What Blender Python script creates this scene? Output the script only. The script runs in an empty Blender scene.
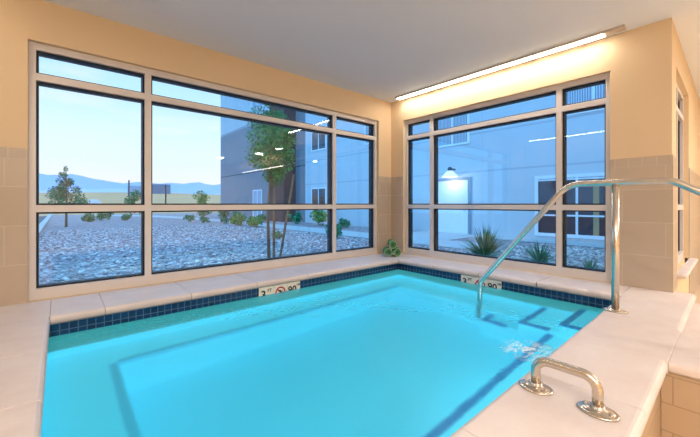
import bpy, bmesh, math, random
from mathutils import Vector, Matrix
R = random.Random(7)
PI = math.pi
COL = bpy.context.scene.collection
CAM_Z = 1.23          # eye height over the room floor
COP = 0.45            # top of the raised pool coping
WAT = 0.305           # water level
CEIL = 2.88
GND = 0.08            # gravel outside
YL = 3.67             # inner face of the long window wall (left in view)
XR = 4.08             # inner face of the short window wall (right in view)

# ------------------------------------------------------------------ helpers
def mesh_obj(name, bm, mat, parent=None, smooth=False):
    me = bpy.data.meshes.new(name)
    bm.normal_update()
    bm.to_mesh(me); bm.free()
    if smooth:
        for p in me.polygons: p.use_smooth = True
    o = bpy.data.objects.new(name, me)
    COL.objects.link(o)
    if mat is not None:
        for m in (mat if isinstance(mat, (list, tuple)) else [mat]): me.materials.append(m)
    if parent is not None: o.parent = parent
    return o

def tag(o, label, cat, group=None, kind=None):
    if label: o['label'] = label
    if cat: o['category'] = cat
    if group: o['group'] = group
    if kind: o['kind'] = kind
    return o

def empty(name, loc=(0, 0, 0), rz=0.0):
    o = bpy.data.objects.new(name, None); COL.objects.link(o)
    o.empty_display_size = 0.1
    o.location = loc; o.rotation_euler = (0, 0, rz)
    return o

def struct(name, bm, mat, smooth=False, label=None):
    o = mesh_obj(name, bm, mat, None, smooth); o['kind'] = 'structure'
    if label: o['label'] = label
    return o

def B(): return bmesh.new()

def box(bm, x0, x1, y0, y1, z0, z1, mi=0):
    v = [bm.verts.new((x, y, z)) for z in (z0, z1) for y in (y0, y1) for x in (x0, x1)]
    fs = [(0, 2, 3, 1), (4, 5, 7, 6), (0, 1, 5, 4), (2, 6, 7, 3), (0, 4, 6, 2), (1, 3, 7, 5)]
    out = [bm.faces.new([v[i] for i in f]) for f in fs]
    for f in out: f.material_index = mi
    return v, out

def quad(bm, pts, mi=0):
    f = bm.faces.new([bm.verts.new(p) for p in pts]); f.material_index = mi
    return f

def round_stone(bm, x0, x1, y0, y1, z0, z1, sides='', r=0.026, seg=4):
    """a slab whose named sides (W E S N) carry a bullnose"""
    t = bmesh.new()
    box(t, x0, x1, y0, y1, z0, z1)
    t.edges.ensure_lookup_table()
    def on(e, s):
        a, b = e.verts[0].co, e.verts[1].co
        k = {'W': (0, x0), 'E': (0, x1), 'S': (1, y0), 'N': (1, y1)}[s]
        horiz = abs(a.z - b.z) < 1e-6
        return horiz and abs(a[k[0]] - k[1]) < 1e-6 and abs(b[k[0]] - k[1]) < 1e-6
    es = [e for e in t.edges if any(on(e, s) for s in sides)]
    # also round the vertical corner where two bullnosed sides meet
    for e in t.edges:
        a, b = e.verts[0].co, e.verts[1].co
        if abs(a.z - b.z) > 1e-6:
            sx = 'W' if abs(a.x - x0) < 1e-6 else 'E'
            sy = 'S' if abs(a.y - y0) < 1e-6 else 'N'
            if sx in sides and sy in sides: es.append(e)
    if es: bmesh.ops.bevel(t, geom=es, offset=r, segments=seg, profile=0.5, affect='EDGES')
    rest = [e for e in t.edges if len(e.link_faces) == 2 and e.calc_face_angle(0) > 1.2]
    if rest: bmesh.ops.bevel(t, geom=rest, offset=0.002, segments=1, affect='EDGES')
    merge(bm, t)

def merge(bm, t, M=None):
    me = bpy.data.meshes.new('tmp'); t.to_mesh(me); t.free()
    if M is not None: me.transform(M)
    bm.from_mesh(me); bpy.data.meshes.remove(me)

def tube(bm, pts, r, seg=14, cap=True, closed=False):
    """sweep a circle (radius r, or one per point) along pts"""
    pts = [Vector(p) for p in pts]
    n = len(pts)
    rs = r if isinstance(r, (list, tuple)) else [r] * n
    rings = []
    up = None
    for i, p in enumerate(pts):
        a = pts[i - 1] if i > 0 else (pts[-1] if closed else p)
        b = pts[i + 1] if i < n - 1 else (pts[0] if closed else p)
        d = (b - a).normalized()
        if up is None:
            up = Vector((0, 0, 1)) if abs(d.z) < 0.9 else Vector((1, 0, 0))
        s = d.cross(up).normalized(); u = s.cross(d).normalized(); up = u
        rings.append([bm.verts.new(p + (s * math.cos(2 * PI * k / seg) + u * math.sin(2 * PI * k / seg)) * rs[i]) for k in range(seg)])
    m = n if closed else n - 1
    for i in range(m):
        A, Bq = rings[i], rings[(i + 1) % n]
        for k in range(seg):
            bm.faces.new((A[k], A[(k + 1) % seg], Bq[(k + 1) % seg], Bq[k]))
    if cap and not closed:
        bm.faces.new(list(reversed(rings[0]))); bm.faces.new(rings[-1])

def arc_path(corners, radii, seg=8):
    """polyline with filleted corners"""
    P = [Vector(c) for c in corners]
    out = [P[0]]
    for i in range(1, len(P) - 1):
        a = (P[i - 1] - P[i]).normalized(); b = (P[i + 1] - P[i]).normalized()
        ang = a.angle(b); r = radii[i - 1]
        d = r / math.tan(ang / 2)
        p0 = P[i] + a * d; p1 = P[i] + b * d
        c = P[i] + (a + b).normalized() * (r / math.sin(ang / 2))
        v0 = p0 - c; v1 = p1 - c
        w = v0.angle(v1); ax = v0.cross(v1).normalized()
        for k in range(seg + 1):
            out.append(c + Matrix.Rotation(w * k / seg, 3, ax) @ v0)
    out.append(P[-1])
    return out

def lathe(bm, prof, seg=24, c=(0, 0, 0), sx=1.0, sy=1.0):
    rings = []
    for r, z in prof:
        rings.append([bm.verts.new((c[0] + r * sx * math.cos(2 * PI * k / seg), c[1] + r * sy * math.sin(2 * PI * k / seg), c[2] + z)) for k in range(seg)])
    for A, Bq in zip(rings, rings[1:]):
        for k in range(seg):
            bm.faces.new((A[k], A[(k + 1) % seg], Bq[(k + 1) % seg], Bq[k]))
    bm.faces.new(list(reversed(rings[0]))); bm.faces.new(rings[-1])

# ------------------------------------------------------------------ materials
def srgb(r, g, b):
    f = lambda c: c / 12.92 if c <= 0.04045 else ((c + 0.055) / 1.055) ** 2.4
    return (f(r / 255), f(g / 255), f(b / 255), 1)

class NT:
    def __init__(s, name, world=False):
        if world:
            s.m = bpy.data.worlds.new(name)
        else:
            s.m = bpy.data.materials.new(name)
        s.m.use_nodes = True
        s.t = s.m.node_tree; s.t.nodes.clear()
        s.out = s.t.nodes.new('ShaderNodeOutputWorld' if world else 'ShaderNodeOutputMaterial')
    def n(s, kind, **kw):
        nd = s.t.nodes.new(kind)
        for k, v in kw.items():
            if k.startswith('_'): setattr(nd, k[1:], v)
            else:
                key = int(k[1:]) if k[0] == 'i' and k[1:].isdigit() else k.replace('__', ' ')
                sock = nd.inputs[key]
                if isinstance(v, bpy.types.NodeSocket): s.t.links.new(v, sock)
                else: sock.default_value = v
        return nd
    def math(s, op, a, b=0.0, clamp=False):
        nd = s.n('ShaderNodeMath', _operation=op, i0=a, i1=b); nd.use_clamp = clamp
        return nd.outputs[0]
    def mix(s, f, a, b):
        nd = s.t.nodes.new('ShaderNodeMix'); nd.data_type = 'RGBA'
        for sock, v in ((nd.inputs[0], f), (nd.inputs[6], a), (nd.inputs[7], b)):
            if isinstance(v, bpy.types.NodeSocket): s.t.links.new(v, sock)
            else: sock.default_value = v
        return nd.outputs[2]
    def ramp(s, f, stops, interp='LINEAR'):
        nd = s.n('ShaderNodeValToRGB', i0=f); cr = nd.color_ramp; cr.interpolation = interp
        while len(cr.elements) < len(stops): cr.elements.new(0.5)
        for e, (p, c) in zip(cr.elements, stops): e.position = p; e.color = c
        return nd.outputs[0]
    def coord(s, which='Object'):
        return s.n('ShaderNodeTexCoord').outputs[which]
    def noise(s, v, scale, detail=4, rough=0.55):
        return s.n('ShaderNodeTexNoise', Vector=v, Scale=scale, Detail=detail, Roughness=rough).outputs[0]
    def bump(s, h, strength=0.2, dist=0.01):
        return s.n('ShaderNodeBump', Height=h, Strength=strength, Distance=dist).outputs[0]
    def pbr(s, color, rough=0.5, metal=0.0, normal=None, spec=0.5, emit=None, emit_s=0.0):
        p = s.n('ShaderNodeBsdfPrincipled', Base__Color=color, Roughness=rough, Metallic=metal)
        p.inputs['Specular IOR Level'].default_value = spec
        if normal is not None: s.t.links.new(normal, p.inputs['Normal'])
        if emit is not None:
            p.inputs['Emission Color'].default_value = emit; p.inputs['Emission Strength'].default_value = emit_s
        s.t.links.new(p.outputs[0], s.out.inputs[0])
        return s.m
    def done(s, sh):
        s.t.links.new(sh, s.out.inputs[0]); return s.m

def m_plain(name, c, rough=0.5, metal=0.0, var=0.06, scale=6.0, spec=0.5, bump=0.0, bscale=60):
    t = NT(name); co = t.coord()
    n = t.noise(co, scale)
    d = tuple(max(0, x * (1 - var)) for x in c[:3]) + (1,); l = tuple(min(1, x * (1 + var)) for x in c[:3]) + (1,)
    col = t.mix(n, d, l)
    nm = t.bump(t.noise(co, bscale, 3), bump, 0.004) if bump else None
    return t.pbr(col, rough, metal, nm, spec)

def m_emit(name, c, s):
    t = NT(name)
    return t.done(t.n('ShaderNodeEmission', Color=c, Strength=s).outputs[0])

def m_tiles(name, axes, w, h, c1, c2, grout, off=0.5, origin=(0, 0), mortar=0.003, rough=0.35, var=0.5, bump=0.25):
    t = NT(name); co = t.coord()
    sp = t.n('ShaderNodeSeparateXYZ', Vector=co)
    a = t.math('SUBTRACT', sp.outputs[axes[0]], origin[0]); b = t.math('SUBTRACT', sp.outputs[axes[1]], origin[1])
    v = t.n('ShaderNodeCombineXYZ', X=a, Y=b).outputs[0]
    br = t.n('ShaderNodeTexBrick', Vector=v, Color1=c1, Color2=c2, Mortar=grout, Scale=1.0)
    br.offset = off; br.squash = 1.0
    br.inputs['Mortar Size'].default_value = mortar; br.inputs['Mortar Smooth'].default_value = 0.1
    br.inputs['Brick Width'].default_value = w; br.inputs['Row Height'].default_value = h; br.inputs['Bias'].default_value = 0.0
    n = t.noise(co, 9, 6, 0.6)
    cl = t.mix(t.math('MULTIPLY', n, var), br.outputs[0], tuple(x * 0.82 for x in c1[:3]) + (1,))
    hgt = t.math('SUBTRACT', 1.0, br.outputs[1])
    return t.pbr(cl, rough, 0, t.bump(hgt, bump, 0.004))

WALL = m_plain('tan_wall_paint', srgb(228, 202, 166), 0.75, var=0.03, scale=1.5, bump=0.05, bscale=220, spec=0.25)
CEILM = m_plain('ceiling_paint', srgb(240, 245, 255), 0.85, var=0.02, scale=1.2, bump=0.05, bscale=180, spec=0.2)
TB = dict(c1=srgb(196, 178, 158), c2=srgb(186, 168, 148), grout=srgb(212, 198, 180))
TILE_L = m_tiles('wall_tile_long', (0, 2), 0.61, 0.305, origin=(-0.32, COP), **TB)
TILE_R = m_tiles('wall_tile_short', (1, 2), 0.61, 0.305, origin=(0.40, COP), **TB)
BORD = m_tiles('border_tile', (0, 2), 0.10, 0.10, origin=(0, COP + 1.13), off=0, **TB)
BORD_R = m_tiles('border_tile_short', (1, 2), 0.10, 0.10, origin=(0.36, COP + 1.13), off=0, **TB)
FLOOR = m_tiles('floor_tile', (0, 1), 0.61, 0.61, srgb(222, 202, 176), srgb(214, 194, 168), srgb(186, 166, 140), off=0, rough=0.4)
RISER = m_tiles('riser_tile', (1, 2), 0.61, 0.14, srgb(198, 172, 144), srgb(190, 164, 138), srgb(162, 138, 112), origin=(0.2, 0.09), off=0.5)
NAVY = dict(c1=srgb(8, 40, 86), c2=srgb(16, 60, 114), grout=srgb(96, 126, 158), mortar=0.0028, rough=0.12, var=0.25, off=0)
NAVY_X = m_tiles('navy_mosaic_x', (0, 2), 0.051, 0.051, origin=(0.0, COP - 0.062), **NAVY)
NAVY_Y = m_tiles('navy_mosaic_y', (1, 2), 0.051, 0.051, origin=(0.0, COP - 0.062), **NAVY)
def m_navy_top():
    t = NT('navy_mosaic_glow'); co = t.coord()
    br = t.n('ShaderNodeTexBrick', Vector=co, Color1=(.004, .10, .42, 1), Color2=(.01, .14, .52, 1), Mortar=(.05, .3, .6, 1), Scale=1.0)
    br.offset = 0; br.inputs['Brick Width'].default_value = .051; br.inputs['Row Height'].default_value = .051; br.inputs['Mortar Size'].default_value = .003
    return t.pbr(br.outputs[0], .25, emit=(.004, .14, .42, 1), emit_s=.35)  # emission stands in for pool light scattered over the trim
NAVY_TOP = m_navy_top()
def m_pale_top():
    t = NT('pale_blue_mosaic_glow'); co = t.coord()
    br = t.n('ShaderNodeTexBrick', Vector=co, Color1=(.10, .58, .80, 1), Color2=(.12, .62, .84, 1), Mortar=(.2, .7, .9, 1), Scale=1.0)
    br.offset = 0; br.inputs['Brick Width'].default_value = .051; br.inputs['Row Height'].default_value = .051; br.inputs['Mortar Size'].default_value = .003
    return t.pbr(br.outputs[0], .3, emit=(.08, .52, .70, 1), emit_s=.42)  # trim paled and made to glow, as if veiled by lit water
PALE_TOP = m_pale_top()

def m_stone(name):
    t = NT(name); co = t.coord()
    n = t.noise(co, 5, 7, 0.6); n2 = t.noise(co, 42, 4, 0.7)
    c = t.ramp(n, [(0.3, srgb(222, 208, 204)), (0.7, srgb(234, 224, 220))])
    c = t.mix(t.math('MULTIPLY', n2, 0.25), c, srgb(212, 192, 184))
    return t.pbr(c, 0.45, 0, t.bump(n2, 0.08, 0.004), 0.4)
COPM = m_stone('limestone_coping')
GROUT = m_plain('coping_grout', srgb(198, 172, 146), 0.9)

FRAME = m_plain('window_frame_paint', srgb(222, 214, 210), 0.42, 0.1, var=0.02, scale=2)
GASK = m_plain('black_gasket', srgb(16, 20, 32), 0.6)

def m_steel(name):
    t = NT(name); co = t.coord()
    st = t.n('ShaderNodeMapping', Vector=co, Scale=(3, 3, 120)).outputs[0]
    n = t.noise(st, 6, 3)
    c = t.mix(n, srgb(190, 180, 168), srgb(226, 218, 206))
    r = t.math('ADD', t.math('MULTIPLY', n, 0.10), 0.2)
    return t.pbr(c, r, 1.0)
STEEL = m_steel('brushed_stainless_steel')

def m_glass(name, tint=(0.93, 0.97, 1.0, 1), base=0.036):
    t = NT(name)
    fac = t.n('ShaderNodeLayerWeight', Blend=0.5).outputs['Facing']
    f5 = t.math('POWER', fac, 4.5)
    f = t.math('ADD', t.math('MULTIPLY', f5, 1 - base), base, True)
    n = t.noise(t.coord(), 1.3, 2)
    tr = t.n('ShaderNodeBsdfTransparent', Color=t.mix(n, tint, (0.95, 0.98, 1, 1)))
    gl = t.n('ShaderNodeBsdfGlossy', Color=(1, 1, 1, 1), Roughness=0.0)
    mx = t.n('ShaderNodeMixShader', i0=f, i1=tr.outputs[0], i2=gl.outputs[0])
    return t.done(mx.outputs[0])
GLASS = m_glass('clear_glazing')

def m_water():
    t = NT('pool_water'); co = t.coord()
    w1 = t.n('ShaderNodeTexNoise', Vector=co, Scale=2.6, Detail=3, Roughness=0.5, Distortion=0.8).outputs[0]
    w2 = t.noise(co, 11, 2)
    # livelier ripples round the inlet by the grab bar
    sp = t.n('ShaderNodeVectorMath', _operation='DISTANCE', i0=co, i1=(2.05, 0.93, WAT)).outputs['Value']
    near = t.math('SUBTRACT', 1.0, t.math('DIVIDE', sp, 0.45), True)
    h = t.math('ADD', w1, t.math('MULTIPLY', w2, t.math('ADD', 0.06, t.math('MULTIPLY', near, 0.9))))
    nm = t.bump(h, 0.2, 0.03)
    fr = t.n('ShaderNodeFresnel', IOR=1.33, Normal=nm).outputs[0]
    rf = t.n('ShaderNodeBsdfRefraction', Color=(0.66, 0.96, 1.0, 1), IOR=1.33, Roughness=0.2, Normal=nm)
    gl = t.n('ShaderNodeBsdfGlossy', Color=(0.9, 0.97, 1, 1), Roughness=0.3, Normal=nm)
    mx = t.n('ShaderNodeMixShader', i0=t.math('MULTIPLY', fr, .6), i1=rf.outputs[0], i2=gl.outputs[0])
    # fine air bubbles from the jets make the water milky
    df = t.n('ShaderNodeBsdfDiffuse', Color=(.12, .66, .80, 1), Normal=nm); tl = t.n('ShaderNodeBsdfTranslucent', Color=(.35, .9, 1, 1), Normal=nm)
    mk = t.n('ShaderNodeMixShader', i0=.5, i1=df.outputs[0], i2=tl.outputs[0])
    mm = t.n('ShaderNodeMixShader', i0=.2, i1=mx.outputs[0], i2=mk.outputs[0])
    # white froth over the inlet by the grab bar
    mp = t.n('ShaderNodeMapping', Vector=co, Scale=(14, 30, 1), Rotation=(0, 0, .7)).outputs[0]
    st = t.ramp(t.n('ShaderNodeTexNoise', Vector=mp, Scale=1.2, Detail=3, Distortion=.6).outputs[0], [(.42, (0, 0, 0, 1)), (.62, (1, 1, 1, 1))])
    d2 = t.n('ShaderNodeVectorMath', _operation='DISTANCE', i0=co, i1=(2.24, 0.84, WAT)).outputs['Value']
    k2 = t.math('POWER', t.math('SUBTRACT', 1.0, t.math('DIVIDE', d2, .19), True), .8)
    fo = t.n('ShaderNodeBsdfDiffuse', Color=(.92, .97, .98, 1))
    m3 = t.n('ShaderNodeMixShader', i0=t.math('MULTIPLY', st, k2), i1=mm.outputs[0], i2=fo.outputs[0])
    return t.done(m3.outputs[0])
WATER = m_water()
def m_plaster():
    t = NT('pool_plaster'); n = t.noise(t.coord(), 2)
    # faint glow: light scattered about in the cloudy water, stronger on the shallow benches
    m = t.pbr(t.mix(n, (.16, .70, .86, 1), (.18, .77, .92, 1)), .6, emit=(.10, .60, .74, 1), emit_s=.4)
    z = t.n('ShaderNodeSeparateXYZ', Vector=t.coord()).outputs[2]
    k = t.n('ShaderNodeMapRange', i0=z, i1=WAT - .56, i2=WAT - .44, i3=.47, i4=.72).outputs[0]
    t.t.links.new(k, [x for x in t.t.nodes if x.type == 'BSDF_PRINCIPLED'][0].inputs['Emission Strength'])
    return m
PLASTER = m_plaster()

# ------------------------------------------------------------------ camera
cam = bpy.data.cameras.new('camera'); camo = bpy.data.objects.new('camera', cam); COL.objects.link(camo)
camo.location = (0, 0, CAM_Z); camo.rotation_euler = (PI / 2, 0, -math.radians(41.0))
cam.sensor_width = 36; cam.lens = 334 / 700 * 36; cam.shift_y = -14.5 / 700
cam.clip_start = 0.03; cam.clip_end = 3000
bpy.context.scene.camera = camo

# ------------------------------------------------------------------ room shell
# long window wall (wall_left): opening X -0.19..3.79, Z COP..2.54
OX0, OX1, OZ1 = -0.19, 3.79, 2.54
OY0, OY1 = 0.80, 3.42
T = 0.22
bm = B()
box(bm, -1.2, OX0, YL, YL + T, -0.1, CEIL + .1)
box(bm, OX1, XR + T, YL, YL + T, -0.1, CEIL + .1)
box(bm, OX0, OX1, YL, YL + T, -0.1, COP)
box(bm, OX0, OX1, YL, YL + T, OZ1, CEIL + .1)
struct('wall_left', bm, WALL)
# short window wall (wall_right)
YE = 0.361
bm = B()
box(bm, XR, XR + T, OY1, YL, -0.1, CEIL + .1)
box(bm, XR, XR + T, YE, OY0, -0.1, CEIL + .1)
box(bm, XR, XR + T, OY0, OY1, -0.1, COP)
box(bm, XR, XR + T, OY0, OY1, OZ1, CEIL + .1)
struct('wall_right', bm, WALL)
# return wall running away to the right with a third window
WX0, WX1, WZ0 = 4.42, 5.75, 0.57
bm = B()
box(bm, XR + T, WX0, YE, YE + T, -0.1, CEIL + .1)
box(bm, WX1, 9.2, YE, YE + T, -0.1, CEIL + .1)
box(bm, WX0, WX1, YE, YE + T, -0.1, WZ0)
box(bm, WX0, WX1, YE, YE + T, OZ1, CEIL + .1)
struct('wall_return', bm, WALL)
bm = B(); box(bm, -1.2, -1.0, -6.2, YL, -0.1, CEIL + .1); struct('wall_end', bm, WALL)
bm = B(); box(bm, 9.0, 9.2, -6.2, YE, -0.1, CEIL + .1); struct('wall_far', bm, WALL)
bm = B(); box(bm, -1.2, 9.2, -6.4, -6.2, -0.1, CEIL + .1); struct('wall_back', bm, WALL)
bm = B(); box(bm, -1.2, XR + T, YE, YL + T, CEIL, CEIL + .12); box(bm, -1.2, 9.2, -6.4, YE, CEIL, CEIL + .12)
struct('ceiling', bm, CEILM)
bm = B()
box(bm, -1.0, 9.0, -6.2, .26, -0.1, 0)
box(bm, 4.15, 9.0, .26, YE, -0.1, 0)
struct('floor', bm, FLOOR)
# tile wainscots
WT = COP + 1.13
def wains(name, parts, mats):
    bm = B()
    for p in parts: box(bm, *p)
    return struct(name, bm, mats)
e = 0.008
wains('trim_1', [(-1.0, OX0, YL - e, YL, COP, WT), (OX1, XR - e, YL - e, YL, COP, WT)], TILE_L)
wains('trim_2', [(-1.0, OX0, YL - e, YL, WT, WT + .085), (OX1, XR - e, YL - e, YL, WT, WT + .085)], BORD)
wains('trim_3', [(XR - e, XR, OY1, YL, COP, WT), (XR - e, XR, YE, OY0, COP, WT)], TILE_R)
wains('trim_4', [(XR - e, XR, OY1, YL, WT, WT + .085), (XR - e, XR, YE, OY0, WT, WT + .085)], BORD_R)
wains('trim_5', [(XR - e, WX0, YE - e, YE, COP, WT), (WX1, 9.0, YE - e, YE, 0, WT)], TILE_L)
wains('trim_6', [(XR - e, WX0, YE - e, YE, WT, WT + .085), (WX1, 9.0, YE - e, YE, WT, WT + .085)], BORD)

# ------------------------------------------------------------------ windows
def window(name, axis, plane, a0, a1, z0, z1, mull, rails, fw=0.045, mw=0.054, sgn=1):
    """axis 0: window lies along X at Y=plane; axis 1: along Y at X=plane. frame sits 0.045 behind the wall face"""
    root = empty(name, (a0, plane, z0) if axis == 0 else (plane, a0, z0)); root['kind'] = 'structure'
    root['label'] = {'window_1': 'long aluminium window over the pool looking to gravel and hills',
                     'window_2': 'shorter aluminium window on the wall under the strip light',
                     'window_3': 'narrow window on the return wall at the far right'}[name]
    L = root.location.copy()
    d0, d1 = plane + 0.045, plane + 0.135
    def bx(bm, u0, u1, zz0, zz1, e0, e1):
        if axis == 0: box(bm, u0 - L.x, u1 - L.x, e0 - L.y, e1 - L.y, zz0 - L.z, zz1 - L.z)
        else: box(bm, e0 - L.x, e1 - L.x, u0 - L.y, u1 - L.y, zz0 - L.z, zz1 - L.z)
    bm = B()
    bx(bm, a0, a0 + fw, z0, z1, d0, d1); bx(bm, a1 - fw, a1, z0, z1, d0, d1)
    bx(bm, a0 + fw, a1 - fw, z0, z0 + .09, d0, d1); bx(bm, a0 + fw, a1 - fw, z1 - fw - .01, z1, d0, d1)
    mesh_obj('window_frame', bm, FRAME, root)
    us = [(a0 + fw)]
    for m in mull:
        bm = B(); bx(bm, m - mw / 2, m + mw / 2, z0 + .09, z1 - fw - .01, d0, d1); mesh_obj('mullion', bm, FRAME, root)
        us += [m - mw / 2, m + mw / 2]
    us.append(a1 - fw)
    zs = [z0 + .09]
    for r in rails: zs += [r - .029, r + .029]
    zs.append(z1 - fw - .01)
    for i in range(0, len(us), 2):
        for r in rails:
            bm = B(); bx(bm, us[i], us[i + 1], r - .029, r + .029, d0, d1); mesh_obj('window_rail', bm, FRAME, root)
        for k in range(0, len(zs), 2):
            g = B(); w = .014
            u0, u1, v0, v1 = us[i], us[i + 1], zs[k], zs[k + 1]
            g0, g1 = d0 + .03, d1 + .03
            bx(g, u0, u0 + w, v0, v1, g0, g1); bx(g, u1 - w, u1, v0, v1, g0, g1)
            bx(g, u0 + w, u1 - w, v0, v0 + w, g0, g1); bx(g, u0 + w, u1 - w, v1 - w, v1, g0, g1)
            go = mesh_obj('gasket', g, GASK, root)
            p = B(); bx(p, u0 + w, u1 - w, v0 + w, v1 - w, d0 + .045, d0 + .051)
            mesh_obj('window_pane', p, GLASS, root)
    return root
window('window_1', 0, YL, OX0, OX1, COP, OZ1, [0.645, 2.942], [1.192, 2.265])
window('window_2', 1, XR, OY0, OY1, COP, OZ1, [1.26, 2.925], [1.192, 2.265])
window('window_3', 0, YE, WX0, WX1, WZ0, OZ1, [5.1], [1.192, 2.265])
# ledge under the third window
bm = B(); round_stone(bm, WX0 - .05, WX1 + .1, YE - .075, YE + .04, WZ0 - .04, WZ0, 'SEW', .015, 3)
struct('trim_7', bm, COPM)

# ------------------------------------------------------------------ pool
PX0, PX1, PY0, PY1 = -0.05, 3.60, 0.64, 3.10     # coping edge
QX0, QX1, QY0, QY1 = -0.08, 3.63, 0.61, 3.13     # tiled wall
ct, cb = COP, COP - 0.062
bm = B()
g = 0.004
def run(lo, hi, first, step):
    xs = [lo]; x = first
    while x < hi - .08:
        if x > lo + .08: xs.append(x)
        x += step
    xs.append(hi); return list(zip(xs, xs[1:]))
OUT = 0.215
# far strip along the long window, with plain corner stones
round_stone(bm, -1.0, PX0 - g, PY1 + 0.0, YL - .009, cb, ct, '')
for a, b in run(PX0, PX1, 0.26, .61): round_stone(bm, a, b - g, PY1, YL - .009, cb, ct, 'S')
round_stone(bm, PX1, XR - .009, PY1, YL - .009, cb, ct, '')
# left strip
for a, b in run(PY0, PY1, 1.21, .61): round_stone(bm, -1.0, PX0, a + g, b - g, cb, ct, 'E')
# right strip under the short window
for a, b in run(PY0, PY1, 1.3, .61): round_stone(bm, PX1, XR - .009, a + g, b - g, cb, ct, 'W')
# near strip (the transfer wall)
round_stone(bm, -1.0, PX0 - g, OUT, PY0, cb, ct, 'S')
for a, b in run(PX0, PX1, 0.45, .61): round_stone(bm, a, b - g, OUT, PY0, cb, ct, 'N' if abs(a - 2.28) < .01 else 'NS')
round_stone(bm, PX1, XR - .009, OUT + .0, PY0, cb, ct, 'S')
round_stone(bm, XR - .005, 4.17, OUT, YE - .010, cb, ct, 'SE')
o = struct('pool_coping', bm, COPM)
# core of the raised wall below the coping
bm = B()
box(bm, -1.0, QX0, OUT + .03, YL - .01, -.02, cb - .001); box(bm, QX1, XR, OUT + .03, YL - .01, -.02, cb - .001)
box(bm, QX0, QX1, OUT + .03, QY0, -.02, cb - .001); box(bm, QX0, QX1, QY1, YL - .01, -.02, cb - .001)
box(bm, XR, 4.15, OUT + .03, YE - .01, -.02, cb - .001)
# grout showing between the stones
box(bm, -1.0, PX0 - .03, OUT + .03, YL - .01, cb - .001, ct - .006); box(bm, PX1 + .03, XR - .01, OUT + .03, YL - .01, cb - .001, ct - .006)
box(bm, PX0 - .03, PX1 + .03, OUT + .03, PY0 - .03, cb - .001, ct - .006); box(bm, PX0 - .03, PX1 + .03, PY1 + .03, YL - .01, cb - .001, ct - .006)
struct('pool_wall', bm, [RISER])
# plaster basin with perimeter bench and corner steps (open box, faces inwards)
FL = WAT - 0.92; BN = WAT - 0.45
bm = B()
def ring(x0, x1, y0, y1, z): return [(x0, y0, z), (x1, y0, z), (x1, y1, z), (x0, y1, z)]
b0 = ring(QX0, QX1, QY0, QY1, WAT - .004); b1 = ring(QX0, QX1, QY0, QY1, BN)
BX0, BX1, BY0, BY1 = 0.30, 3.25, 1.02, 2.80
b2 = ring(BX0, BX1, BY0, BY1, BN); b3 = ring(BX0, BX1, BY0, BY1, FL)
for A, C in ((b0, b1), (b1, b2), (b2, b3)):
    for k in range(4):
        quad(bm, [A[k], A[(k + 1) % 4], C[(k + 1) % 4], C[k]])
quad(bm, list(reversed(b3)))
for f in bm.faces: f.normal_flip()
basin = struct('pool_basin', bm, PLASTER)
# steps down from the near edge below the handrail
SX0 = 3.06
bm = B(); tr = B()
for i, (ye, d) in enumerate(((0.93, .16), (1.25, .36), (1.60, .56))):
    z = WAT - d; ys = QY0 if i == 0 else (0.93, 1.25)[i - 1]
    box(bm, SX0, QX1, ys, ye, FL, z)
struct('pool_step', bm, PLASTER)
for i, (ye, d) in enumerate(((0.93, .16), (1.25, .36), (1.60, .56))):
    z = WAT - d
    box(tr, SX0 - .003, QX1 - .005, ye - .05, ye + .003, z - .03, z + .003)
    box(tr, SX0 - .003, SX0 + .05, ye - .24, ye - .0505, z - .03, z + .003)
box(tr, BX0, SX0, BY0 - .05, BY0 + .003, BN - .05, BN + .003)
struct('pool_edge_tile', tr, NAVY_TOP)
tr = B()
box(tr, BX0 - .05, BX0 + .003, BY0, BY1, BN - .05, BN + .003)
box(tr, BX0 + .004, BX1, BY1 - .003, BY1 + .05, BN - .05, BN + .003)
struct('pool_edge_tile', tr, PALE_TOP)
# navy waterline mosaic
bm = B()
zt, zb = cb, WAT - .012
box(bm, QX0, QX1, QY1 - .006, QY1 - .0005, zb, zt); box(bm, QX0, QX1, QY0 + .0005, QY0 + .006, zb, zt)
struct('trim_8', bm, NAVY_X)
bm = B()
box(bm, QX1 - .006, QX1 - .0005, QY0 + .006, QY1 - .006, zb, zt); box(bm, QX0 + .0005, QX0 + .006, QY0 + .006, QY1 - .006, zb, zt)
struct('trim_9', bm, NAVY_Y)
bm = B()
quad(bm, [(QX0, QY0, WAT), (QX1, QY0, WAT), (QX1, QY1, WAT), (QX0, QY1, WAT)])
o = struct('pool_water', bm, WATER, label='turquoise pool water'); 

# outer slab and steps at the right
bm = B(); round_stone(bm, 2.28, 2.886, -1.2, OUT - .0008, cb, COP - .002, 'WES', .024); struct('trim_10', bm, COPM)
bm = B(); box(bm, 2.30, 2.88, -1.18, OUT + .028, 0.0, cb - .001); struct('step_wall', bm, RISER)
bm = B(); round_stone(bm, 2.89, 4.1, -.10, OUT + .02, 0.0, .383, 'S', .024); round_stone(bm, 2.89, 4.1, -.42, -.102, 0.0, .20, 'S', .024)
struct('entry_step', bm, COPM)

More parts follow.
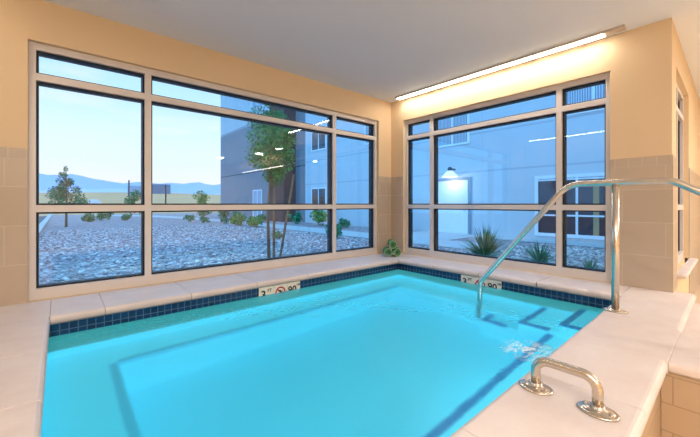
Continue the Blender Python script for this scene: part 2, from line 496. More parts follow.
# ------------------------------------------------------------------ depth markers
MARK = m_plain('marker_tile_cream', srgb(252, 248, 234), 0.3)
BLACK = m_plain('black_glaze', srgb(14, 14, 16), 0.4)
RED = m_plain('red_glaze', srgb(190, 40, 34), 0.4)
def text_mesh(s, size):
    cu = bpy.data.curves.new('t', 'FONT'); cu.body = s; cu.size = size; cu.align_x = 'CENTER'; cu.align_y = 'CENTER'; cu.extrude = .0008
    cu.offset = size * 0.018
    ob = bpy.data.objects.new('t', cu); COL.objects.link(ob)
    dg = bpy.context.evaluated_depsgraph_get()
    me = bpy.data.meshes.new_from_object(ob.evaluated_get(dg))
    bpy.data.objects.remove(ob); bpy.data.curves.remove(cu)
    return me
def marker(loc, rz, label):
    """three 6-inch tiles; local X runs along the wall, local -Y faces the pool"""
    root = empty('depth_marker', loc, rz); tag(root, label, 'depth marker')
    w = .162; H = .153
    for i in range(3):
        bm = B(); x = (i - 1) * w
        box(bm, x - w / 2 + .002, x + w / 2 - .002, -.004, .002, -H, -.001)
        mesh_obj('marker_tile', bm, MARK, root)
    def put(s, x, z, size, mat, nm):
        me = text_mesh(s, size); me.transform(Matrix.Translation((x, -.0052, z)) @ Matrix.Rotation(PI / 2, 4, 'X'))
        me.materials.append(mat); o = bpy.data.objects.new(nm, me); COL.objects.link(o); o.parent = root
    put('3', -w - .03, -.08, .115, BLACK, 'depth_figure'); put('FT', -w + .038, -.042, .045, BLACK, 'unit_lettering')
    put('90', w - .02, -.08, .105, BLACK, 'depth_figure'); put('CM', w + .056, -.036, .03, BLACK, 'unit_lettering')
    bm = B()
    lathe_ring(bm, .06, .046)
    for v in bm.verts: v.co = Vector((v.co.x, -.0052 + v.co.y, -.082 + v.co.z))
    mesh_obj('prohibition_ring', bm, RED, root)
    bm = B()   # diver silhouette
    tube(bm, [(-.026, -.005, -.062), (.0, -.005, -.064), (.018, -.005, -.085)], [.006, .009, .004], 8)
    tube(bm, [(.024, -.005, -.066), (.025, -.005, -.066)], .008, 8)
    mesh_obj('diver_symbol', bm, BLACK, root)
    return root
def lathe_ring(bm, r1, r0, seg=32):
    A = [[bm.verts.new((r * math.cos(2 * PI * k / seg), y, r * math.sin(2 * PI * k / seg))) for k in range(seg)] for r, y in ((r0, 0), (r1, 0), (r1, -.001), (r0, -.001))]
    for i in range(4):
        P, Q = A[i], A[(i + 1) % 4]
        for k in range(seg): bm.faces.new((P[k], P[(k + 1) % seg], Q[(k + 1) % seg], Q[k]))
    a = PI * .25; d = Vector((math.cos(a), 0, -math.sin(a))); n = Vector((math.sin(a), 0, math.cos(a))) * .006
    for y in (0.0, -.0012):
        bm.faces.new([bm.verts.new(p + Vector((0, y, 0))) for p in (-d * .05 - n, d * .05 - n, d * .05 + n, -d * .05 + n)])
marker((1.745, QY1 - .0082, cb), 0, 'cream depth marker tiles on the waterline under the long window')
marker((QX1 - .0082, 1.90, cb), -PI / 2, 'cream depth marker tiles on the waterline behind the handrail end')

# ------------------------------------------------------------------ handrail
RX = 3.05
hr = empty('handrail', (RX, .567, COP)); tag(hr, 'tall stainless steel handrail sloping from the coping into the pool', 'handrail')
def rel(p): return (p[0] - RX, p[1] - .567, p[2] - COP)
zt = CAM_Z + .156
path = arc_path([rel(p) for p in ((RX, -.62, .04), (RX, -.55, CAM_Z - .35), (RX, .27, zt), (RX, .87, zt), (RX, 1.60, CAM_Z - .745), (RX, 1.625, WAT - .53))],
                [.08, .16, .20, .10], 8)
# first corner is a short plumb leg on the floor side
bm = B(); tube(bm, path, .0235, 18); mesh_obj('rail', bm, STEEL, hr, True)
bm = B(); tube(bm, [(0, 0, 0.004), (0, 0, zt - COP - .01)], .0235, 18); mesh_obj('post', bm, STEEL, hr, True)
bm = B(); lathe(bm, [(.074, 0.0), (.074, .006), (.062, .013), (.03, .016), (.028, .022)], 32, (0, 0, 0), .62, 1.0); mesh_obj('base_plate', bm, STEEL, hr, True)
bm = B(); lathe(bm, [(.055, 0.0), (.055, .006), (.045, .013), (.03, .016)], 28, rel((RX, -.62, 0.0))); mesh_obj('base_plate', bm, STEEL, hr, True)

# ------------------------------------------------------------------ grab bar
gb = empty('grab_bar', (1.524, .444, COP)); tag(gb, 'short stainless steel grab bar bolted across the near coping', 'grab bar')
bm = B(); hb = .126
tube(bm, arc_path([(0, .108, .006), (0, .108, hb), (0, -.108, hb), (0, -.108, .006)], [.05, .05], 10), .0185, 20)
mesh_obj('bar', bm, STEEL, gb, True)
for s in (1, -1):
    bm = B(); lathe(bm, [(.066, 0), (.067, .005), (.060, .0085), (.056, .0075), (.052, .011), (.034, .0145), (.0245, .018), (.0235, .026), (.0188, .027)], 36, (0, s * .108, 0), .80, 1.0)
    f = mesh_obj('flange', bm, STEEL, gb, True)
    for bx_, by_ in ((.012, .043), (-.012, -.043), (.036, -.01)):
        bm = B(); lathe(bm, [(.0075, .008), (.0075, .0155), (.005, .018)], 6, (bx_, s * .108 + by_, 0)); mesh_obj('bolt', bm, STEEL, f)

# ------------------------------------------------------------------ rolled towels
def m_towel():
    t = NT('green_terry'); co = t.coord()
    n = t.noise(co, 90, 3, 0.7)
    c = t.mix(n, srgb(48, 104, 62), srgb(110, 158, 112))
    return t.pbr(c, 0.95, 0, t.bump(n, 0.6, 0.006), 0.1)
TOWEL = m_towel()
TOWEL_EDGE = m_plain('pale_green_hem', srgb(170, 198, 158), 0.95, var=.15, scale=40)
def towel(loc, rz, label, turn, r0=.066):
    root = empty('rolled_towel', loc, rz)
    tag(root, label, 'towel', 'rolled green towels in the window corner')
    prof = []; n = 64; th = .0155
    L = .22
    bm = B(); inner = []; outer = []
    for i in range(n + 1):
        a = turn + 2 * PI * 3.2 * i / n; r = .014 + (r0 - .014 - th / 2) * i / n
        for lst, rr in ((inner, r - th * .36), (outer, r + th * .46)):
            lst.append([bm.verts.new((rr * math.cos(a), y, rr * math.sin(a) + r0)) for y in (0, L)])
    for i in range(n):
        for A in (inner, outer):
            bm.faces.new((A[i][0], A[i + 1][0], A[i + 1][1], A[i][1]))
        for y in (0, 1): bm.faces.new((inner[i][y], outer[i][y], outer[i + 1][y], inner[i + 1][y]))
    bmesh.ops.recalc_face_normals(bm, faces=bm.faces[:])
    mesh_obj('cloth', bm, TOWEL, root, True)
    bm = B()
    a1 = turn + 2 * PI * 3.2
    pts = []
    for i in range(29):
        a = a1 - 2 * PI * 1.0 * i / 28; r = .014 + (r0 - .014 - th / 2) * (1 - (1 / 3.2) * i / 28) + .002
        pts.append((r * math.cos(a), .0, r * math.sin(a) + r0))
    tube(bm, pts, .0052, 6); mesh_obj('hem', bm, TOWEL_EDGE, root, True)
    return root
ra = math.radians(-41)
c0 = Vector((3.70, 3.295)); side = Vector((.755, -.656))
p = c0 - side * .064; towel((p.x, p.y, COP), ra, 'green rolled towel at lower left of the corner stack', 2.2)
p = c0 + side * .064; towel((p.x, p.y, COP), ra, 'green rolled towel at lower right of the corner stack', 0.6)
towel((c0.x, c0.y, COP + .113), ra, 'green rolled towel lying on top of the other two', 1.3)

# ------------------------------------------------------------------ lights inside
HOUS = m_plain('light_housing', srgb(206, 190, 176), 0.4, 0.2)
def strip(loc, L, label, s, w=.085):
    root = empty('linear_downlight', loc); tag(root, label, 'ceiling light', 'linear strip lights along the ceiling')
    bm = B(); box(bm, -w / 2, w / 2, 0, L, -.026, .003); mesh_obj('housing', bm, HOUS, root)
    bm = B(); box(bm, -w / 2 + .010, w / 2 - .010, .16, L - .02, -.031, -.0261); mesh_obj('diffuser', bm, m_emit('strip_diffuser', (1, .91, .78, 1), s), root)
    return root
strip((3.95, .66, CEIL), 2.77, 'long warm strip light on the ceiling beside the short window wall', 34)
strip((-.82, .9, CEIL), 2.6, 'warm strip light over the left end of the pool', 27)
bm = B(); box(bm, 5.3, 6.2, -6.2, -2.0, 2.55, CEIL); struct('trim_11', bm, WALL)
strip((5.7, -5.9, 2.55), 3.7, 'warm strip light under the soffit behind the pool', 16, .16)
def fill_light(x, y, power, label, size=.22):  # out-of-view ceiling lamps added as soft fill for the room
    root = empty('fill_light', (x, y, CEIL)); tag(root, label, 'ceiling light', 'added round fill lights behind the pool')
    bm = B(); lathe(bm, [(.13, 0), (.13, -.008), (.115, -.012), (.112, -.006)], 28); mesh_obj('trim_ring', bm, HOUS, root, True)
    la = bpy.data.lights.new('fill_lamp', 'AREA'); la.shape = 'DISK'; la.size = size; la.energy = power; la.color = (1, .95, .89)
    lo = bpy.data.objects.new('lamp', la); COL.objects.link(lo); lo.parent = root; lo.location = (0, 0, -.02)
for x, y, pw in ((-.65, -1.0, 46), (-.65, -2.6, 74), (-.65, -4.2, 90), (4.9, -1.3, 14), (5.8, -1.2, 12), (7.4, -1.2, 16), (4.9, -2.6, 60), (7.4, -3.0, 40), (4.3, -4.4, 70)):
    fill_light(x, y, pw, 'round added downlight in the ceiling behind the pool')
# underwater lamps, set in the bench riser on the near side and aimed across the pool
for x, y, z, rx, rz, pw in ((.9, BY0 + .02, FL + .25, PI / 2, 0, 3), (2.2, BY0 + .02, FL + .25, PI / 2, 0, 3)):
    la = bpy.data.lights.new('pool_lamp', 'AREA'); la.shape = 'RECTANGLE'; la.size = .9; la.size_y = .25; la.energy = pw; la.color = (.8, .95, 1.0)
    lo = bpy.data.objects.new('pool_lamp', la); COL.objects.link(lo); lo.location = (x, y, z); lo.rotation_euler = (rx + .35, 0, rz)
la = bpy.data.lights.new('pool_lamp', 'AREA'); la.shape = 'RECTANGLE'; la.size = 2.6; la.size_y = .12; la.energy = 4; la.color = (.8, .95, 1)
lo = bpy.data.objects.new('pool_lamp', la); COL.objects.link(lo); lo.location = (1.5, QY0 + .015, WAT - .12); lo.rotation_euler = (PI / 2 - .25, 0, 0)

# ------------------------------------------------------------------ world
w = NT('dusk_sky', True)
d = w.n('ShaderNodeTexCoord').outputs['Generated']
sp = w.n('ShaderNodeSeparateXYZ', Vector=d)
up = sp.outputs[2]
vis = w.ramp(up, [(0.0, (1.0, .98, 1.08, 1)), (.07, (1.0, 1.06, 1.16, 1)), (.16, (.88, 1.12, 1.24, 1)), (.36, (.50, .94, 1.22, 1)), (1.0, (.2, .55, 1.3, 1))])
cl = w.n('ShaderNodeMapping', Vector=d, Scale=(2.2, 2.2, 14)).outputs[0]
cn = w.ramp(w.noise(cl, 1.7, 4, .5), [(.52, (0, 0, 0, 1)), (.75, (1, 1, 1, 1))])
vis = w.mix(w.math('MULTIPLY', cn, .45), vis, (1.15, 1.1, 1.14, 1))
back = w.math('MULTIPLY', w.math('SUBTRACT', .25, w.math('ADD', sp.outputs[0], w.math('MULTIPLY', sp.outputs[1], .45))), 1.6, True)
high = w.n('ShaderNodeMapRange', i0=up, i1=.35, i2=.8).outputs[0]
deep = w.mix(w.math('MAXIMUM', back, high), vis, (.42, 1.2, 2.3, 1))
bg = w.n('ShaderNodeBackground', Color=deep, Strength=1.0)
w.done(bg.outputs[0])
bpy.context.scene.world = w.m

# ------------------------------------------------------------------ outside: ground
def m_gravel():
    t = NT('gravel_bed'); co = t.coord()
    vo = t.n('ShaderNodeTexVoronoi', Vector=co, Scale=20.0)
    c = t.ramp(t.n('ShaderNodeSeparateColor', Color=vo.outputs['Color']).outputs[0], [(0, srgb(160, 138, 138)), (.5, srgb(214, 194, 192)), (1, srgb(246, 236, 234))])
    dk = t.math('MULTIPLY', vo.outputs['Distance'], 1.0, True)
    c = t.mix(t.math('MULTIPLY', dk, .7), c, srgb(112, 94, 98))
    big = t.noise(co, .6, 3)
    c = t.mix(t.math('MULTIPLY', big, .4), c, srgb(178, 150, 146))
    return t.pbr(c, .9, 0, t.bump(vo.outputs['Distance'], .8, .04), .2)
GRAVEL = m_gravel()
CONC = m_plain('pale_concrete', srgb(206, 200, 196), .85, var=.08, scale=3)
ASPH = m_plain('asphalt', srgb(92, 94, 104), .9, var=.12, scale=8)
FIELD = m_plain('dry_grass_field', srgb(250, 172, 116), .95, var=.2, scale=.08)
bm = B(); box(bm, -.55, 40, YL + T, 46, GND - .3, GND); box(bm, XR + T, 40, YE + T, YL + T, GND - .3, GND)
struct('ground_gravel', bm, GRAVEL)
bm = B(); box(bm, -30, -.80, YL + T, 46, GND - .3, GND - .08); struct('ground_asphalt', bm, ASPH)
bm = B(); box(bm, -.80, -.55, YL + T, 46, GND - .3, GND + .12); struct('curb', bm, CONC)
bm = B()
pl = [(7.7, 4.5), (7.7, 20), (7.2, 28), (5.4, 36), (2.0, 43.5)]; pr = [(9.2, 4.5), (9.2, 20), (8.8, 29), (7.2, 37.5), (3.0, 45.5)]
for i in range(len(pl) - 1):
    quad(bm, [(*pl[i], GND + .015), (*pr[i], GND + .015), (*pr[i + 1], GND + .015), (*pl[i + 1], GND + .015)])
quad(bm, [(9.2, 5.9, GND + .0155), (11.6, 5.9, GND + .0155), (11.6, 8.6, GND + .0155), (9.2, 8.6, GND + .0155)])
quad(bm, [(10.6, -5, GND + .017), (11.6, -5, GND + .017), (11.6, 5.9, GND + .017), (10.6, 5.9, GND + .017)])
struct('path', bm, CONC)
# rising dry field and hills beyond
def terrain(name, mat, x0, x1, nx, rows):
    bm = B(); vs = []
    for y, fz in rows:
        vs.append([bm.verts.new((x0 + (x1 - x0) * i / nx, y, fz(x0 + (x1 - x0) * i / nx))) for i in range(nx + 1)])
    for a, b in zip(vs, vs[1:]):
        for i in range(nx): bm.faces.new((a[i], a[i + 1], b[i + 1], b[i]))
    return struct(name, bm, mat, True)
def hsum(x, peaks): return sum(h * math.exp(-((x - c) / w_) ** 2) for c, h, w_ in peaks)
terrain('ground_field', FIELD, -300, 400, 80, [(46, lambda x: GND - .1), (90, lambda x: .6), (170, lambda x: 4.5 + .5 * math.sin(x * .05)), (260, lambda x: 8.0 + 1.0 * math.sin(x * .03)), (300, lambda x: -5)])
HILL1 = m_plain('hazy_hill_near', srgb(216, 208, 216), .95, var=.08, scale=.01)  # distance haze mixed into both hill base colours
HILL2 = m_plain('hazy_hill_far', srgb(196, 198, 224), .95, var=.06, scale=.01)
hp = [(-60, 46, 120), (180, 34, 130), (40, 12, 40), (420, 42, 80), (560, 26, 90), (-300, 40, 100), (300, 20, 60)]
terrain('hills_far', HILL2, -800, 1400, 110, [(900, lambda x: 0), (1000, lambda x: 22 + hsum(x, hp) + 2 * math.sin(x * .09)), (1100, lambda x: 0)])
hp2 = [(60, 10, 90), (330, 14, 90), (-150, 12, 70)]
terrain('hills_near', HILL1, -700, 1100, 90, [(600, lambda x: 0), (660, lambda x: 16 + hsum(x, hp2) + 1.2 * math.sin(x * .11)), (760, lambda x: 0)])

SH = [(1.3, 27, .5, 'low dark shrub right of the conical tree trunk'), (2.4, 29, .5, 'second dark shrub right of the conical tree'), (3.6, 28, .4, 'third dark shrub along the far gravel edge'),
      (5.0, 30, .45, 'small round shrub just left of the first mullion'), (6.0, 22.0, .32, 'small round shrub just right of the first mullion'), (6.6, 21.0, .3, 'round shrub on gravel before the far path, left of a pair'),
      (7.2, 19.5, .28, 'low shrub at the near edge of the path'), (9.6, 30.5, .6, 'broad shrub beyond the far bend of the path'), (10.0, 27.5, .6, 'bushy shrub beside the slate wall corner'),
      (7.0, 17.0, .45, 'light green bush nearest the path on the left'), (7.3, 15.5, .42, 'second light green bush nearest the path'), (9.9, 24.0, .4, 'shrub under the slate wall by its glazed door'),
      (10.0, 20.4, .4, 'shrub at the foot of the brown pier'), (10.4, 16.6, .45, 'shrub under the lower wing window'), (10.3, 14.4, .6, 'tall light green shrub against the pale wall'),
      (10.3, 12.2, .4, 'shrub near the second mullion by the pale wall'), (10.4, 9.6, .42, 'shrub on the right beyond the path by the door'), (6.9, 8.7, .3, 'low dark shrub in the gravel before the path corner'), (5.3, 9.8, .22, 'tiny dry shrub in the middle gravel')]
# loose stones over the near gravel
import numpy as np
def stones(spots, name, label):
    bm = B(); bmesh.ops.create_icosphere(bm, subdivisions=1, radius=1)
    V = np.array([v.co[:] for v in bm.verts]); F = [[v.index for v in f.verts] for f in bm.faces]; bm.free()
    rs = np.random.RandomState(len(spots)); verts = []; faces = []; base = 0
    for x, y in spots:
        if 7.6 < x < 9.3 and y > 4.4: continue
        if x > 9.1 and 5.8 < y < 8.7: continue
        if x > 10.5: continue
        if any((x - a) ** 2 + (y - b) ** 2 < r * r for a, b, r in CLEAR): continue
        s = .017 + .028 * rs.rand() ** 1.5
        sc = np.array([s * (.8 + .7 * rs.rand()), s * (.8 + .7 * rs.rand()), s * (.45 + .4 * rs.rand())])
        a = rs.rand() * 6.28; c, n = math.cos(a), math.sin(a)
        P = V * sc * (1 + .22 * rs.randn(len(V), 1))
        P = np.stack([P[:, 0] * c - P[:, 1] * n, P[:, 0] * n + P[:, 1] * c, P[:, 2]], 1) + np.array([x, y, GND + s * .2])
        verts.append(P); faces += [[i + base for i in f] for f in F]; base += len(V)
    me = bpy.data.meshes.new(name); me.from_pydata(np.concatenate(verts).tolist(), [], faces)
    o = bpy.data.objects.new(name, me); COL.objects.link(o)
    t = NT('gravel_stone'); rnd = t.n('ShaderNodeNewGeometry').outputs['Random Per Island']
    me.materials.append(t.pbr(t.ramp(rnd, [(0, srgb(140, 116, 116)), (.45, srgb(200, 176, 172)), (.8, srgb(226, 206, 202)), (1, srgb(248, 238, 234))]), .9, 0, None, .2))
    tag(o, label, 'gravel', kind='stuff')
CLEAR = tuple((x, y, r * 1.2) for x, y, r, lb in SH) + ((3.12, 6.0, .2), (3.28, 6.05, .12), (6.4, 3.26, .14), (6.55, 2.30, .12), (6.1, 1.45, .1), (6.9, 8.7, .3), (5.3, 9.8, .2))
rq = np.random.RandomState(3)
stones([(-.5 + rq.rand() * 8.0, YL + T + .12 + (rq.rand() ** 1.5) * 15) for _ in range(13000)], 'gravel_stones', 'loose pinkish grey gravel spread outside the long window')
stones([(XR + T + .15 + (rq.rand() ** 1.3) * 6.0, YE + T + .15 + rq.rand() * (YL - YE - T)) for _ in range(4000)], 'gravel_stones', 'loose pinkish grey gravel spread outside the short window')

# ------------------------------------------------------------------ hotel wing opposite
LIGHTW = NT('pale_render'); 
def m_facade(name, c, joints, line):
    t = NT(name); co = t.coord(); z = t.n('ShaderNodeSeparateXYZ', Vector=co).outputs[2]; y = t.n('ShaderNodeSeparateXYZ', Vector=co).outputs[1]
    f = None
    for j in joints:
        a = t.math('LESS_THAN', t.math('ABSOLUTE', t.math('SUBTRACT', z, j)), .03)
        f = a if f is None else t.math('MAXIMUM', f, a)
    v = t.math('LESS_THAN', t.math('FRACT', t.math('DIVIDE', y, 2.4)), .012)
    f = t.math('MAXIMUM', f, t.math('MULTIPLY', v, .5))
    n = t.noise(co, .8, 3)
    base = t.mix(n, tuple(x * .94 for x in c[:3]) + (1,), tuple(min(1, x * 1.05) for x in c[:3]) + (1,))
    return t.pbr(t.mix(f, base, line), .7, 0, None, .3)
PALE = m_facade('pale_facade', srgb(212, 214, 216), (2.35, 3.75, 5.9, 8.9), srgb(192, 194, 200))
SLATE = m_facade('slate_facade', srgb(142, 142, 146), (3.6, 7.4, 11.1), srgb(60, 60, 70))
PANEL = m_facade('brighter_slate_facade', srgb(206, 206, 206), (7.4, 11.1), srgb(110, 115, 125))  # upper slate wall lightened: reflection gradient put into its colour
BROWN = m_facade('brown_facade', srgb(92, 70, 68), (3.6, 7.4, 11.1), srgb(50, 40, 40))
WHITE = m_plain('white_frame', srgb(246, 246, 248), .5)
DARKG = m_plain('dark_room_glass', srgb(34, 40, 56), .08, spec=.8)
CURT = NT('curtain'); 
def m_curtain():
    t = NT('pleated_curtain'); co = t.coord()
    wv = t.n('ShaderNodeTexWave', Vector=co, Scale=5.0, Distortion=.5); wv.bands_direction = 'Y'
    return t.pbr(t.mix(wv.outputs['Fac'], srgb(120, 132, 150), srgb(214, 220, 226)), .8)
CURTAIN = m_curtain()
TAN = m_plain('tan_blind', srgb(176, 150, 110), .7)
HX = 11.6
wing = empty('hotel_wing', (HX, 6.0, GND)); tag(wing, 'L-shaped hotel wing with pale render and dark slate end across the gravel', 'building')
def wl(bm, x0, x1, y0, y1, z0, z1): box(bm, x0 - HX, x1 - HX, y0 - 6, y1 - 6, z0 - GND, z1 - GND)
HT = 14.0
bm = B(); wl(bm, HX, HX + 8, -8, 17.6, GND - .2, HT); mesh_obj('pale_wall', bm, PALE, wing)
bm = B(); wl(bm, HX - .35, HX + 8, 20.9, 31.2, GND - .2, 7.4); mesh_obj('slate_wall', bm, SLATE, wing)
bm = B(); wl(bm, HX - .35, HX + 8, 20.9, 31.2, 7.4, HT); mesh_obj('upper_wall', bm, PANEL, wing)
bm = B(); wl(bm, HX - .75, HX + 8, 18.9, 20.9, GND - .2, HT); mesh_obj('brown_pier', bm, BROWN, wing)
bm = B(); wl(bm, HX + .1, HX + 7, 17.6, 18.9, GND - .2, HT); mesh_obj('recess_wall', bm, SLATE, wing)
def hwin(y0, y1, z0, z1, nm=1, rails=(), pane=DARKG, X=HX, fw=.07, blind=None, mul=None):
    b = B()
    wl(b, X - .05, X + .03, y0, y0 + fw, z0, z1); wl(b, X - .05, X + .03, y1 - fw, y1, z0, z1)
    wl(b, X - .05, X + .03, y0 + fw, y1 - fw, z0, z0 + fw); wl(b, X - .05, X + .03, y0 + fw, y1 - fw, z1 - fw, z1)
    for y in (mul or [y0 + (y1 - y0) * i / nm for i in range(1, nm)]):
        wl(b, X - .045, X + .02, y - .03, y + .03, z0 + fw, z1 - fw)
    for r in rails: wl(b, X - .04, X + .01, y0 + fw, y1 - fw, r - .025, r + .025)
    f = mesh_obj('wing_window', b, WHITE, wing)
    b = B(); wl(b, X - .02, X + .005, y0 + fw, y1 - fw, z0 + fw, z1 - fw); mesh_obj('window_glass', b, pane, f)
    if blind:
        b = B(); wl(b, X - .024, X - .0205, blind[0], blind[1], z0 + fw, z1 - fw); mesh_obj('window_blind', b, TAN, f)
hwin(.7, 4.22, .22, 2.12, 3, (.88, 1.98), blind=(2.52, 2.66), mul=(1.9, 3.06), fw=.1)
hwin(6.5, 7.95, 3.5, 5.0, 2, (), CURTAIN)
hwin(1.9, 3.4, 3.9, 5.4, 2, (), CURTAIN)
hwin(15.4, 16.9, 1.0, 2.2, 2, ())
hwin(15.4, 16.9, 4.4, 5.6, 2, ())
hwin(10.8, 12.2, 4.2, 5.6, 2, (), CURTAIN)
hwin(22.6, 24.5, 7.9, 9.2, 2, (), CURTAIN, X=HX - .35)
hwin(22.8, 24.3, GND + .02, 2.3, 2, (), CURTAIN, X=HX - .35)
b = B(); wl(b, HX - .06, HX + .02, 6.55, 7.85, GND + .02, 2.13)
dr = mesh_obj('door', b, WHITE, wing)
b = B(); wl(b, HX - .05, HX + .02, 6.44, 6.53, GND, 2.24); wl(b, HX - .05, HX + .02, 7.87, 7.96, GND, 2.24); wl(b, HX - .05, HX + .02, 6.53, 7.87, 2.15, 2.24)
mesh_obj('door_frame', b, m_plain('door_frame_grey', srgb(150, 156, 168), .6), wing)
b = B(); wl(b, HX - .11, HX - .0605, 6.66, 6.72, 1.0, 1.14); mesh_obj('door_handle', b, GASK, dr)
# wall lamp over the door
wlp = empty('wall_lamp', (HX - .36, 7.12, 2.26)); tag(wlp, 'lit dome wall lamp above the white door outside', 'lamp')
bm = B(); lathe(bm, [(.06, .26), (.10, .22), (.17, .16), (.27, .05), (.31, .0), (.29, .0)], 24)
sm = NT('lit_shade'); mesh_obj('lamp_shade', bm, sm.pbr(srgb(240, 246, 250), .4, emit=(1, .98, .95, 1), emit_s=.55), wlp, True)
bm = B(); lathe(bm, [(.085, .2), (.085, .34), (.05, .38)], 14); tube(bm, [(0.0, 0, .31), (.355, 0, .31)], .03, 8); mesh_obj('bracket', bm, GASK, wlp)
bm = B(); lathe(bm, [(.06, -.03), (.12, -.02), (.15, .01), (.12, .04)], 20); mesh_obj('bulb', bm, m_emit('lamp_glow', (1, .98, .92, 1), 3), wlp, True)
pl_ = bpy.data.lights.new('lamp_light', 'POINT'); pl_.energy = 10; pl_.color = (1, .95, .85); pl_.shadow_soft_size = .08
lo = bpy.data.objects.new('lamp_light', pl_); COL.objects.link(lo); lo.parent = wlp; lo.location = (-.12, 0, -.16)

# ------------------------------------------------------------------ plants
def m_leaf(name, a, b):
    t = NT(name); rnd = t.n('ShaderNodeNewGeometry').outputs['Random Per Island']
    return t.pbr(t.mix(rnd, a, b), .65, 0, None, .3)
LEAF = m_leaf('leaf_green', srgb(36, 124, 62), srgb(110, 180, 96))
LEAF2 = m_leaf('leaf_dark', srgb(0, 110, 84), srgb(40, 165, 110))
YUC = m_leaf('yucca_green', srgb(64, 104, 66), srgb(132, 164, 118))
BARK = m_plain('bark', srgb(126, 100, 78), .9, var=.25, scale=20)
STAKE = m_plain('stake_wood', srgb(150, 118, 88), .85, var=.2, scale=15)
def leaves(bm, blobs, n, size, rnd):
    tot = sum(b[3] ** 2 for b in blobs)
    for (x, y, z, r, *_) in blobs:
        k = max(4, int(n * r * r / tot))
        for _ in range(k):
            v = Vector((rnd.gauss(0, 1), rnd.gauss(0, 1), rnd.gauss(0, 1))).normalized() * r * (rnd.random() ** .45)
            c = Vector((x, y, z)) + v
            d = Vector((rnd.gauss(0, 1), rnd.gauss(0, 1), rnd.gauss(0, .6))).normalized()
            s = d.cross(Vector((rnd.gauss(0, 1), rnd.gauss(0, 1), rnd.gauss(0, 1)))).normalized()
            L = size * (.7 + .6 * rnd.random()); W = L * .32
            bm.faces.new([bm.verts.new(p) for p in (c - d * L * .5, c + s * W, c + d * L * .5, c - s * W)])
def tree(name, loc, trunks, blobs, n, size, label, mat=LEAF, group=None, stakes=()):
    rnd = random.Random(label); root = empty(name, loc); tag(root, label, 'tree' if 'tree' in name else 'shrub', group)
    for pts, r0, r1 in trunks:
        bm = B(); m = len(pts); tube(bm, pts, [r0 + (r1 - r0) * i / (m - 1) for i in range(m)], 9); mesh_obj('trunk', bm, BARK, root, True)
    for pts, r0 in stakes:
        bm = B(); tube(bm, pts, r0, 8); mesh_obj('stake', bm, STAKE, root, True)
    bm = B(); leaves(bm, blobs, n, size, rnd); mesh_obj('foliage', bm, mat, root)
    return root
rb = random.Random(5)
# staked tree just outside the long window
bl = []
for z, r, k, sp_ in ((1.75, .26, 4, .22), (2.1, .30, 6, .28), (2.5, .32, 6, .30), (2.9, .30, 5, .26), (3.3, .26, 4, .2), (3.65, .2, 3, .12)):
    for _ in range(k): bl.append((rb.uniform(-sp_, sp_), rb.uniform(-sp_, sp_), z + rb.uniform(-.1, .1), r * rb.uniform(.6, 1.0)))
tree('young_tree', (3.2, 6.0, GND), [([(-.09, .0, -.05), (-.12, 0, .9), (-.05, 0, 1.8), (0, 0, 3.3)], .036, .012), ([(-.1, 0, 1.3), (.12, .05, 2.0), (.2, .1, 2.8)], .018, .006), ([(-.07, 0, 1.6), (-.25, .05, 2.2), (-.32, .1, 2.7)], .016, .006)], bl, 6500, .055,
     'leafy young tree with two slanted stakes just outside the long window', LEAF, None,
     [([(.06, .10, -.05), (.08, .10, 1.7)], .026), ([(.14, .02, -.05), (.36, -.18, 1.75)], .024)])
# distant tree by the road
bl = []
for z, r, k, sp_ in ((1.15, .26, 6, .75), (1.5, .28, 6, .6), (1.85, .26, 5, .45), (2.2, .24, 4, .3), (2.6, .18, 3, .14), (2.9, .12, 2, .05)):
    for _ in range(k): bl.append((rb.uniform(-sp_, sp_), rb.uniform(-sp_, sp_), z + rb.uniform(-.12, .12), r * rb.uniform(.7, 1.1)))
tree('conical_tree', (.24, 21.9, GND), [([(0, 0, -.05), (.02, 0, 1.2), (0, 0, 2.8)], .06, .015)], bl, 3000, .095, 'dark green conical tree on the gravel beside the concrete curb', LEAF2)
def smalltree(loc, h, w_, label, mat=LEAF2, group='small trees far beyond the path'):
    bl = [(rb.uniform(-w_, w_) * .5, rb.uniform(-w_, w_) * .5, h * (.5 + .5 * i / 8), w_ * .45) for i in range(9)]
    tree('small_tree', loc, [([(0, 0, -.05), (0, 0, h * .8)], .07, .03)], bl, 500, w_ * .22, label, mat, group)
smalltree((7.2, 50.0, GND - .06), 2.6, 1.3, 'slim distant tree in front of the dark sign panel', LEAF2)
smalltree((13.5, 44.5, GND), 2.4, 1.2, 'lone distant tree left of the slate building end', LEAF)
def shrub(x, y, r, label, mat=LEAF2, n=260, h=1.0, z=GND):
    rnd = random.Random(label + str(x)); bm = B()
    bl = [(rnd.uniform(-r, r) * .6, rnd.uniform(-r, r) * .6, r * h * rnd.uniform(.2, .8), r * rnd.uniform(.4, .6)) for _ in range(7)]
    leaves(bm, bl, n, r * .38, rnd)
    zmin = min(v.co.z for v in bm.verts)
    for v in bm.verts: v.co.z -= zmin + .02
    o = mesh_obj('shrub', bm, mat); o.location = (x, y, z)
    tag(o, label, 'shrub', 'shrubs in the gravel outside'); return o
for i, (x, y, r, lb) in enumerate(SH):
    light = 'light green' in lb
    shrub(x, y, r, lb, LEAF if light else LEAF2, 320 if light else 240)
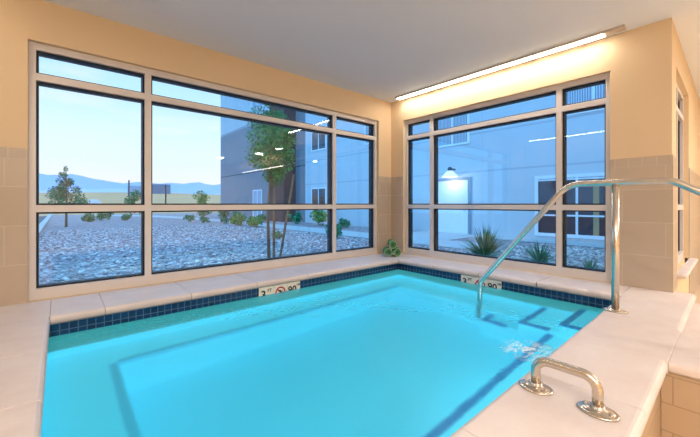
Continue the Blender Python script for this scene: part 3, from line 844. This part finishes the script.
# tall column plant behind the short window's left pane
bl = [(rb.uniform(-.14, .14), rb.uniform(-.14, .14), .15 + 1.55 * i / 13, .16) for i in range(14)]
tree('column_shrub', (9.75, 8.75, GND), [([(0, 0, -.03), (0, 0, 1.5)], .03, .015)], bl, 520, .11, 'tall narrow dark shrub behind the left pane of the short window', LEAF2)
def yucca(x, y, L, n, label):
    rnd = random.Random(label); bm = B()
    for i in range(n):
        az = rnd.uniform(0, 2 * PI); el = math.radians(rnd.uniform(8, 80)); l = L * rnd.uniform(.75, 1.05)
        d = Vector((math.cos(az) * math.cos(el), math.sin(az) * math.cos(el), math.sin(el))); s = Vector((-math.sin(az), math.cos(az), 0)) * .016
        droop = Vector((0, 0, -.10 * l * math.cos(el)))
        p = [Vector((0, 0, .05)), Vector((0, 0, .05)) + d * l * .5, Vector((0, 0, .05)) + d * l + droop]
        a = [bm.verts.new(p[0] - s * .7), bm.verts.new(p[0] + s * .7), bm.verts.new(p[1] - s), bm.verts.new(p[1] + s), bm.verts.new(p[2])]
        bm.faces.new((a[0], a[1], a[3], a[2])); bm.faces.new((a[2], a[3], a[4]))
    lathe(bm, [(.05, -.03), (.06, .03), (.03, .09)], 8)
    o = mesh_obj('yucca', bm, YUC); o.location = (x, y, GND)
    tag(o, label, 'yucca', 'spiky yuccas outside the short window')
yucca(6.4, 3.26, .74, 170, 'large spiky yucca in the gravel behind the handrail end')
yucca(6.55, 2.30, .50, 90, 'smaller spiky yucca right of the large one')
yucca(6.1, 1.45, .30, 30, 'smallest spiky yucca in the right pane of the short window')

# ------------------------------------------------------------------ far signs and vehicle
def sign(x, y, w_, z0, z1, posts, ang, mat, label):
    root = empty('roadside_sign', (x, y, GND)); root.rotation_euler.z = ang; tag(root, label, 'sign')
    bm = B(); box(bm, -w_ / 2, w_ / 2, -.06, .06, z0 - GND, z1 - GND); mesh_obj('sign_panel', bm, mat, root)
    for p_, top in posts:
        bm = B(); tube(bm, [(p_, .0, -.1), (p_, .0, top - GND)], .11, 8); mesh_obj('post', bm, GASK, root)
sign(10.0, 66.0, 3.0, 2.7, 4.3, [(-1.3, 5.2)], -.15, m_plain('sign_blue', srgb(150, 180, 205), .7), 'pale blue roadside sign left of the first mullion')
sign(12.5, 62.5, 3.2, 2.9, 4.5, [(.9, 4.5)], -.15, m_plain('sign_slate', srgb(112, 130, 154), .7), 'dark slate roadside sign right of the first mullion')
tk = empty('box_truck', (5.85, 95.0, .62), .2); tk.scale = (.65, .65, .65); tag(tk, 'small white box truck parked behind the conical tree', 'truck')
TW = m_plain('truck_white', srgb(236, 236, 240), .5)
bm = B(); round_stone(bm, -1.4, 1.0, -.9, .9, .5, 2.6, '', .02); mesh_obj('cargo_box', bm, TW, tk)
bm = B(); v, _ = box(bm, 1.02, 2.2, -.85, .85, .5, 2.0)
for q in v:
    if q.co.z > 1.9 and q.co.x > 2: q.co.x -= .5
mesh_obj('cab', bm, TW, tk)
for x in (-.8, 1.6):
    for y in (-.85, .85):
        bm = B(); tube(bm, [(x, y - .12, .4), (x, y + .12, .4)], .4, 14); mesh_obj('wheel', bm, GASK, tk)

# ------------------------------------------------------------------ look
sc = bpy.context.scene
sc.view_settings.view_transform = 'Standard'
sc.view_settings.look = 'None'
sc.view_settings.exposure = 0.0
sc.cycles.max_bounces = 12
sc.cycles.transparent_max_bounces = 16
sc.cycles.sample_clamp_indirect = 6.0
sc.cycles.caustics_reflective = False
sc.cycles.caustics_refractive = False
